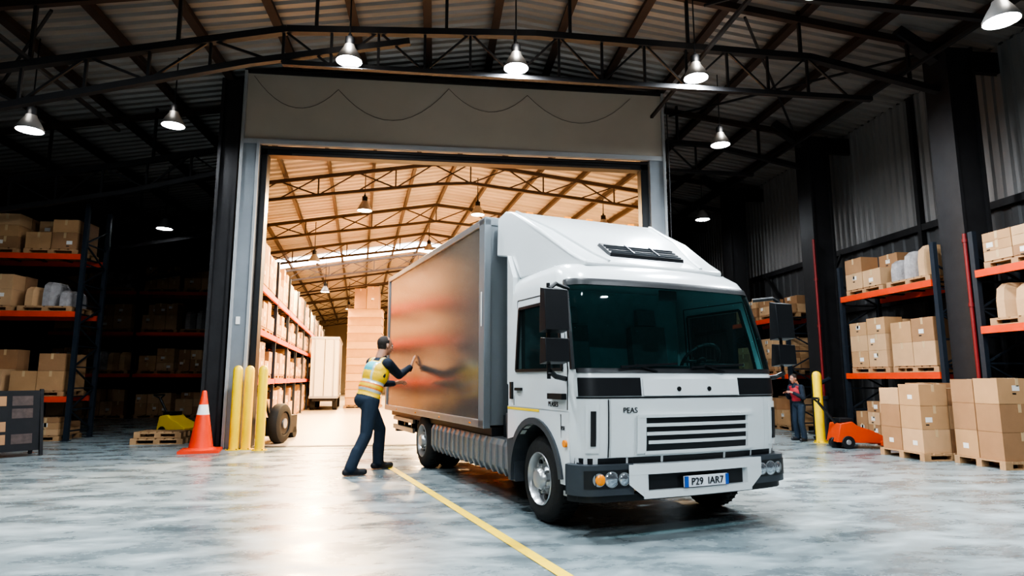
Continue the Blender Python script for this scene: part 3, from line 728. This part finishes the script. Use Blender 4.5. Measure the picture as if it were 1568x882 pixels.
for x in(-.8,.75): b.bb(x,x+.06,5.9,6.0,.45,.7,mBlk); b.bb(x-.1,x+.2,6.0,6.03,.52,.62,mRed)
b.bb(-.42,.42,-.45,.55,.45,.95,mBlk); b.bb(-.9,.9,.62,1.2,.55,.9,mBlk)
b.obj("chassis",parent=TR)
b=MB()
for s in(-1,1):
    pr=[(0.70,.66),(1.02,.66),(1.05,.60),(1.05,.38),(1.0,.31),(.70,.30)]
    vs=[];ylist=[]
    y=.72
    while y<3.25: ylist+=[(y,0),(y+.12,0),(y+.125,.018),(y+.155,.018),(y+.16,0)]; y+=.18
    for yy,e in ylist:
        for x,z in pr: vs.append((s*(x+(e if x>.9 else 0)),yy,z+(-e if z<.35 else 0)))
    k=len(pr); fs=[(i*k+j,i*k+(j+1)%k,(i+1)*k+(j+1)%k,(i+1)*k+j) for i in range(len(ylist)-1) for j in range(k)]
    fs+=[tuple(range(k)),tuple(range((len(ylist)-1)*k,len(ylist)*k))]
    b.add(vs,fs,mTank)
    b.bb(min(s*1.04,s*1.0),max(s*1.04,s*1.0),4.5,5.8,.45,.52,mAlu); b.bb(min(s*1.04,s*1.0),max(s*1.04,s*1.0),4.5,5.8,.60,.66,mAlu)
    for yy in (4.7,5.6): b.bb(min(s*1.0,s*.9),max(s*1.0,s*.9),yy,yy+.05,.45,.75,mBlk)
    b.bb(min(s*1.0,s*.65),max(s*1.0,s*.65),4.36,4.38,.15,.72,mBlk)
b.obj("side_fuel_tank",parent=TR)
def wheel(x,y,s,name):
    b=MB(); R=.385;W=.25
    b.lathe((0,0,0),(1,0,0),[(-W/2,R*.60),(-W/2-.008,R*.78),(-W/2+.015,R*.94),(-W/2+.045,R),(W/2-.045,R),(W/2-.015,R*.94),(W/2+.008,R*.78),(W/2,R*.60),(0,R*.56)],mTyre,n=48,closed=True)
    for k in range(40):
        t=2*math.pi*k/40; c=Vector((0,math.cos(t)*R,math.sin(t)*R)); 
        for sx in (-.05,.05): b.beam((sx-.03,c.y*.998,c.z*.998),(sx+.03,c.y*.998,c.z*.998),.022,.012,mTyre)
    b.lathe((0,0,0),(s,0,0),[(W/2+.004,R*.62),(W/2+.012,R*.60),(W/2-.01,R*.56),(W/2-.06,R*.52),(W/2-.075,R*.36),(W/2-.03,R*.30),(W/2-.02,R*.26),(W/2+.01,R*.24),(W/2+.03,R*.20),(W/2+.035,R*.1),(W/2+.035,.001)],mRim,n=40)
    b.lathe((0,0,0),(s,0,0),[(-W/2,R*.6),(-W/2+.05,.01)],mRim,n=20)
    for k in range(10):
        t=2*math.pi*k/10
        b.cyl((s*(W/2-.04),R*.31*math.cos(t),R*.31*math.sin(t)),(s*(W/2+.0),R*.31*math.cos(t),R*.31*math.sin(t)),.014,mAlu,n=6)
        b.cyl((s*(W/2-.09),R*.44*math.cos(t+.3),R*.44*math.sin(t+.3)),(s*(W/2-.055),R*.44*math.cos(t+.3),R*.44*math.sin(t+.3)),.024,mBlk,n=10)
    b.obj(name,(x,y,.39),parent=TR,smooth=40)
wheel(-.925,0,-1,"front_wheel_left"); wheel(.925,0,1,"front_wheel_right")
wheel(-.92,3.93,-1,"rear_wheel_left"); wheel(-.64,3.93,-1,"rear_wheel_left_inner"); wheel(.92,3.93,1,"rear_wheel_right"); wheel(.64,3.93,1,"rear_wheel_right_inner")

# ---------------------------------------------------------------- PEOPLE
def ellmesh(b,c,r,mat,R=None,n=20,m=12):
    vs=[];fs=[]
    for i in range(m+1):
        p=math.pi*i/m
        for j in range(n):
            t=2*math.pi*j/n; v=Vector((r[0]*math.sin(p)*math.cos(t),r[1]*math.sin(p)*math.sin(t),r[2]*math.cos(p)))
            if R: v=R@v
            vs.append(Vector(c)+v)
    for i in range(m):
        for j in range(n): fs.append((i*n+j,i*n+(j+1)%n,(i+1)*n+(j+1)%n,(i+1)*n+j))
    b.add(vs,fs,mat)
class Body:
    def __init__(s): s.b=MB(); s.pr=[]
    def ell(s,c,r,lab,R=None):
        ellmesh(s.b,c,r,mBlk,R); s.pr.append(('e',Vector(c),Vector(r),lab,R.inverted() if R else None))
    def cap(s,p0,p1,r0,r1,lab,n=14):
        p0=Vector(p0);p1=Vector(p1);d=(p1-p0).normalized()
        up=Vector((0,0,1)) if abs(d.z)<.9 else Vector((0,1,0))
        a=d.cross(up).normalized(); c=a.cross(d).normalized(); rg=[]
        for k in range(5): t=rad(-88+22*k); rg.append((p0+d*r0*math.sin(t),r0*math.cos(t)))
        for k in range(5): t=rad(22*k); rg.append((p1+d*r1*math.sin(t),r1*math.cos(t)))
        vs=[];fs=[]
        for q,r in rg:
            for i in range(n): t=2*math.pi*i/n; vs.append(q+a*math.cos(t)*r+c*math.sin(t)*r)
        for j in range(len(rg)-1):
            for i in range(n): fs.append((j*n+i,j*n+(i+1)%n,(j+1)*n+(i+1)%n,(j+1)*n+i))
        fs+=[tuple(range(n)),tuple(range((len(rg)-1)*n,len(rg)*n))]
        s.b.add(vs,fs,mBlk); s.pr.append(('c',p0,p1,lab,r0,r1))
    def label(s,p):
        best=9;lb=None
        for q in s.pr:
            if q[0]=='e':
                v=p-q[1]
                if q[4]: v=q[4]@v
                v=Vector((v.x/q[2].x,v.y/q[2].y,v.z/q[2].z)); d=(v.length-1)*min(q[2])
            else:
                ab=q[2]-q[1]; t=max(0,min(1,(p-q[1]).dot(ab)/max(1e-9,ab.dot(ab)))); d=(p-q[1]-ab*t).length-(q[4]+(q[5]-q[4])*t)
            if d<best: best=d;lb=q[3]
        return lb
    def make(s,name,parent,voxel,matf,smooth_it=4):
        o=s.b.obj(name+"_tmp")
        r=o.modifiers.new("r","REMESH"); r.mode='VOXEL'; r.voxel_size=voxel
        sm=o.modifiers.new("s","SMOOTH"); sm.factor=.5; sm.iterations=smooth_it
        dg=bpy.context.evaluated_depsgraph_get(); me=bpy.data.meshes.new_from_object(o.evaluated_get(dg))
        bpy.data.objects.remove(o)
        me.materials.clear(); mats=[]; idx=[]
        for p in me.polygons:
            m=matf(s.label(p.center),p.center)
            if m not in mats: mats.append(m)
            idx.append(mats.index(m))
        for m in mats: me.materials.append(m)
        me.polygons.foreach_set("material_index",idx); me.polygons.foreach_set("use_smooth",[True]*len(me.polygons))
        me.name=name; n=bpy.data.objects.new(name,me); scene.collection.objects.link(n); n.parent=parent; return n
skin=M("skin",(.44,.23,.15),.5,0,.08,20); skinD=M("skin_ruddy",(.40,.19,.13),.5,0,.08,20)
hair=M("short_dark_hair",(.03,.022,.018),.8,0,.3,60,.4); eyeW=M("eye_white",(.8,.78,.75),.3,0,0,1); eyeD=M("eye_iris",(.03,.02,.015),.2,0,0,1)
lips=M("lips",(.36,.13,.10),.5,0,.05,20)
navy=M("navy_workwear",(.014,.022,.038),.85,0,.25,14,.9,bscale=9); navyP=M("navy_trousers",(.015,.028,.048),.85,0,.3,10,1.0,bscale=7,stretch=(1,1,.6))
shoe=M("safety_shoe",(.02,.02,.024),.5,0,.2,20); sole=M("shoe_sole",(.10,.10,.10),.7,0,.1,10)
vestY=M("hi_vis_yellow",(.80,.50,.02),.6,0,.12,14,.6,bscale=9); vestT=M("vest_teal_patch",(.10,.45,.48),.6,0,.1,20); vestR=M("reflective_tape",(.58,.62,.60),.3,.2,.05,20); vestO=M("vest_orange",(.80,.22,.03),.6,0,.1,20)
redV=M("red_work_vest",(.36,.03,.04),.7,0,.15,20,.2)
def make_hand(parent,name,w,d,nrm,th,curl,mat,sc=1.):
    B=Body(); w=Vector(w); d=Vector(d).normalized(); nrm=Vector(nrm); nrm=(nrm-d*nrm.dot(d)).normalized(); sd=d.cross(nrm).normalized()
    if sd.dot(Vector(th))<0: sd=-sd
    B.cap(w-d*.05,w+d*.01,.027*sc,.026*sc,'s')
    for k,o in enumerate((.032,.011,-.011,-.031)):
        B.cap(w+d*.005+sd*o*.6*sc,w+d*.088*sc+sd*o*sc,.017*sc,.0125*sc,'s')
        L=(.072,.080,.074,.058)[k]*sc; p=w+d*(.088-.004*abs(k-1))*sc+sd*o*sc; ang=0; segs=(.45,.32,.23); r=.0095*sc; dd=(d+sd*(.12*(1.3-k))).normalized()
        for q,f in enumerate(segs):
            ang+=curl*(1+.15*k)*(.5 if q==0 else 1)
            v=dd*math.cos(ang)+nrm*math.sin(ang); p2=p+v*L*f*1.05; B.cap(p,p2,r,r*.92,'s',10); p=p2; r*=.92
    p=w+d*.018*sc+sd*.026*sc+nrm*.006; v=(sd*.75+d*.6+nrm*.25).normalized(); p2=p+v*.045*sc; B.cap(p,p2,.015*sc,.012*sc,'s',10)
    v=(sd*.3+d*.9+nrm*(.2+curl*.5)).normalized(); p3=p2+v*.032*sc; B.cap(p2,p3,.0115*sc,.0105*sc,'s',10); p4=p3+v*.026*sc; B.cap(p3,p4,.0105*sc,.009*sc,'s',10)
    B.make(name,parent,.0045,lambda l,c:mat,2)
def make_head(parent,name,c,yaw,pitch,sk,bald=0.):
    B=Body()
    B.ell((-.012,0,.025),(.102,.080,.100),'s'); B.ell((.018,0,-.03),(.074,.064,.085),'s'); B.ell((.048,0,-.085),(.036,.038,.032),'s')
    B.ell((.03,0,-.05),(.058,.060,.05),'s')
    B.cap((.090,0,.022),(.112,0,-.012),.010,.013,'s',10); B.cap((.100,-.012,-.02),(.100,.012,-.02),.009,.009,'s',8)
    B.cap((.080,-.035,.038),(.080,.035,.038),.012,.012,'s',10)
    B.cap((.086,-.016,-.047),(.086,.016,-.047),.008,.008,'lip',8); B.cap((.084,-.013,-.057),(.084,.013,-.057),.008,.008,'lip',8)
    for s in(-1,1):
        B.ell((-.005,s*.086,.0),(.020,.012,.034),'s'); B.ell((.05,s*.045,-.02),(.028,.02,.022),'s')
    B.ell((-.026,0,.040),(.098,.085,.096),'hair'); B.ell((-.058,0,-.005),(.052,.070,.065),'hair')
    B.cap((-.03,0,-.05),(-.05,0,-.17),.064,.072,'s')
    def hl_(p): return (p.z > .045 and p.x<.040-bald) or (p.x<-.02 and p.z>-.05 and abs(p.y)<.082) or (p.x<.015 and p.z>.02 and abs(p.y)>.055 and p.z<.08)
    def mf(l,p):
        if l=='lip': return lips
        if hl_(p) and not (abs(p.y)>.083 and p.z<.03): return hair
        return sk
    o=B.make(name,parent,.0055,mf,2)
    b=MB()
    for s in(-1,1):
        ellmesh(b,(.082,s*.031,.016),(.012,.014,.010),eyeW,None,10,8); ellmesh(b,(.0915,s*.031,.016),(.004,.006,.006),eyeD,None,8,6)
        b.beam((.094,s*.018,.040),(.086,s*.048,.042),.006,.006,hair)
    e=b.obj(name+"_eyes",parent=parent,smooth=60)
    for q in(o,e): q.location=c; q.rotation_euler=(0,pitch,yaw)
def person(root,J,shirt,trouser,torso_fn,sk,handR,handL,headyaw,headpitch,fat=1.,bald=0.):
    B=Body(); V=lambda k:Vector(J[k])
    ax=(V('neck')-V('pelvis')).normalized()
    lat=(V('shL')-V('shR')).normalized(); fwd=lat.cross(ax).normalized(); lat=ax.cross(fwd)
    R=Matrix((fwd,lat,ax)).transposed()
    B.ell(V('pelvis'),(.132*fat,.165*fat,.13),'leg',R); B.ell(V('pelvis')-ax*.06-fwd*.02,(.125*fat,.155*fat,.11),'leg',R)
    B.ell(V('waist'),(.138*fat,.168*fat,.17),'torso',R); B.ell(V('chest'),(.142*fat,.184*fat,.20),'torso',R); B.ell(V('chest')+ax*.06-fwd*.03,(.118*fat,.19,.13),'torso',R)
    B.cap(V('shR')*.85+V('shL')*.15,V('shL')*.85+V('shR')*.15,.080,.080,'torso')
    B.cap(V('neck')-ax*.07,V('neck')+ax*.01,.105,.074,'collar')
    for s in 'RL':
        B.cap(V('sh'+s),V('el'+s),.078,.059,'arm'); B.cap(V('el'+s),V('wr'+s),.059,.042,'arm'); B.cap(V('wr'+s)+(V('el'+s)-V('wr'+s)).normalized()*.06,V('wr'+s),.047,.044,'arm')
        B.cap(V('hip'+s),V('kn'+s),.106*fat,.080,'leg'); B.cap(V('kn'+s),V('an'+s)+Vector((0,0,.02)),.081,.070,'leg'); B.cap(V('kn'+s)*.5+V('an'+s)*.5-fwd*.015,V('an'+s)+Vector((0,0,.01)),.077,.074,'leg')
        a=V('an'+s); t=V('toe'+s)
        hd=(t-a); hd.z=0; hd.normalize(); heel=a-hd*.06
        B.cap((heel.x,heel.y,max(.046,heel.z-.045)),(t.x,t.y,max(.042,t.z)),.045,.043,'shoe'); B.cap((a.x,a.y,a.z-.01),(a.x*.6+t.x*.4,a.y*.6+t.y*.4,max(.05,a.z*.5)),.05,.047,'shoe')
    def mf(l,p):
        if l in('torso','leg') :
            h=(p-V('pelvis')).dot(ax)
            if l=='torso' or h>-.03: return torso_fn(p,h,(p-V('pelvis')).dot(lat),(p-V('pelvis')).dot(fwd),trouser)
        if l=='shoe': return sole if p.z<.022 else shoe
        return {'arm':shirt,'leg':trouser,'collar':shirt}[l]
    B.make("body",root,.0075,mf,8)
    make_hand(root,"hand_right",*handR,sk); make_hand(root,"hand_left",*handL,sk)
    make_head(root,"head",J['head'],headyaw,headpitch,sk,bald)
W1=empty("warehouse_worker",(-.937+.094,9.27+.054,0),rad(30),1.08)
J=dict(pelvis=(-.10,0,.965),waist=(-.065,0,1.09),chest=(-.005,0,1.255),neck=(.075,0,1.475),head=(.13,.0,1.645),
 shR=(.095,-.15,1.405),elR=(.355,.02,1.255),wrR=(.635,.24,1.365),shL=(.025,.20,1.42),elL=(.10,.31,1.14),wrL=(.34,.16,1.14),
 hipR=(-.10,-.09,.92),knR=(-.18,-.15,.49),anR=(-.39,-.18,.085),toeR=(-.22,-.21,.04),
 hipL=(-.09,.09,.92),knL=(.15,.14,.53),anL=(.16,.19,.085),toeL=(.33,.17,.04))
def vest(p,h,l,f,tr):
    if h<.0: return tr
    if abs(l)>.20: return navy
    if .06<h<.095 or .175<h<.21: return vestR
    if .095<=h<=.115 or .155<=h<=.175: return vestO
    if h>.21 and .085<abs(l)<.115: return vestR
    if .33<h<.46 and abs(l)<=.085 and f<0: return vestT
    return vestY
nin=(.975,-.223,0)
person(W1,J,navy,navyP,vest,skin,((.652,.235,1.375),(.30,.0,.95),nin,(0,1,0),.06),((.365,.145,1.145),(1,-.5,.15),(0,-.6,-1),(0,-1,.7),.35),0,rad(6),1.12,.05)
W2=empty("warehouse_worker",(7.74,12.75,0),rad(196),.79)
J2=dict(pelvis=(0,0,.97),waist=(.02,0,1.09),chest=(.06,0,1.27),neck=(.09,0,1.48),head=(.14,.0,1.64),
 shR=(.07,-.185,1.42),elR=(.05,-.27,1.14),wrR=(.27,-.16,1.26),shL=(.07,.185,1.42),elL=(.10,.27,1.14),wrL=(.33,.16,1.27),
 hipR=(0,-.09,.92),knR=(.03,-.12,.50),anR=(-.04,-.13,.085),toeR=(.13,-.16,.04),
 hipL=(0,.09,.92),knL=(.08,.13,.50),anL=(.04,.16,.085),toeL=(.2,.19,.04))
def vest2(p,h,l,f,tr): return tr if h<.1 else (redV if (h>.16 and abs(l)>.06 and h<.46) or (f>.05) else navy)
person(W2,J2,navy,navyP,vest2,skinD,((.285,-.15,1.27),(1,.5,.3),(0,.7,-1),(0,1,.5),.3),((.345,.15,1.28),(1,-.5,.3),(0,-.7,-1),(0,-1,.5),.3),0,rad(15))
b=MB(); b.box((.42,-.03,1.36),(.09,.14,.012),mBlk); b.obj("held_scanner",parent=W2,bevel=.003)

# ---------------------------------------------------------------- world & camera
w=bpy.data.worlds.new("World"); scene.world=w; w.use_nodes=True
w.node_tree.nodes["Background"].inputs[0].default_value=(.35,.42,.5,1); w.node_tree.nodes["Background"].inputs[1].default_value=.3
cam=bpy.data.cameras.new("Camera"); cam.lens=22; cam.sensor_width=36; cam.clip_start=.05; cam.clip_end=200
co=bpy.data.objects.new("Camera",cam); scene.collection.objects.link(co); co.location=(0,0,1.3); co.rotation_euler=(rad(98.26),0,rad(-7)); scene.camera=co
try:
    scene.view_settings.look='AgX - High Contrast'
except Exception as e: print(e)
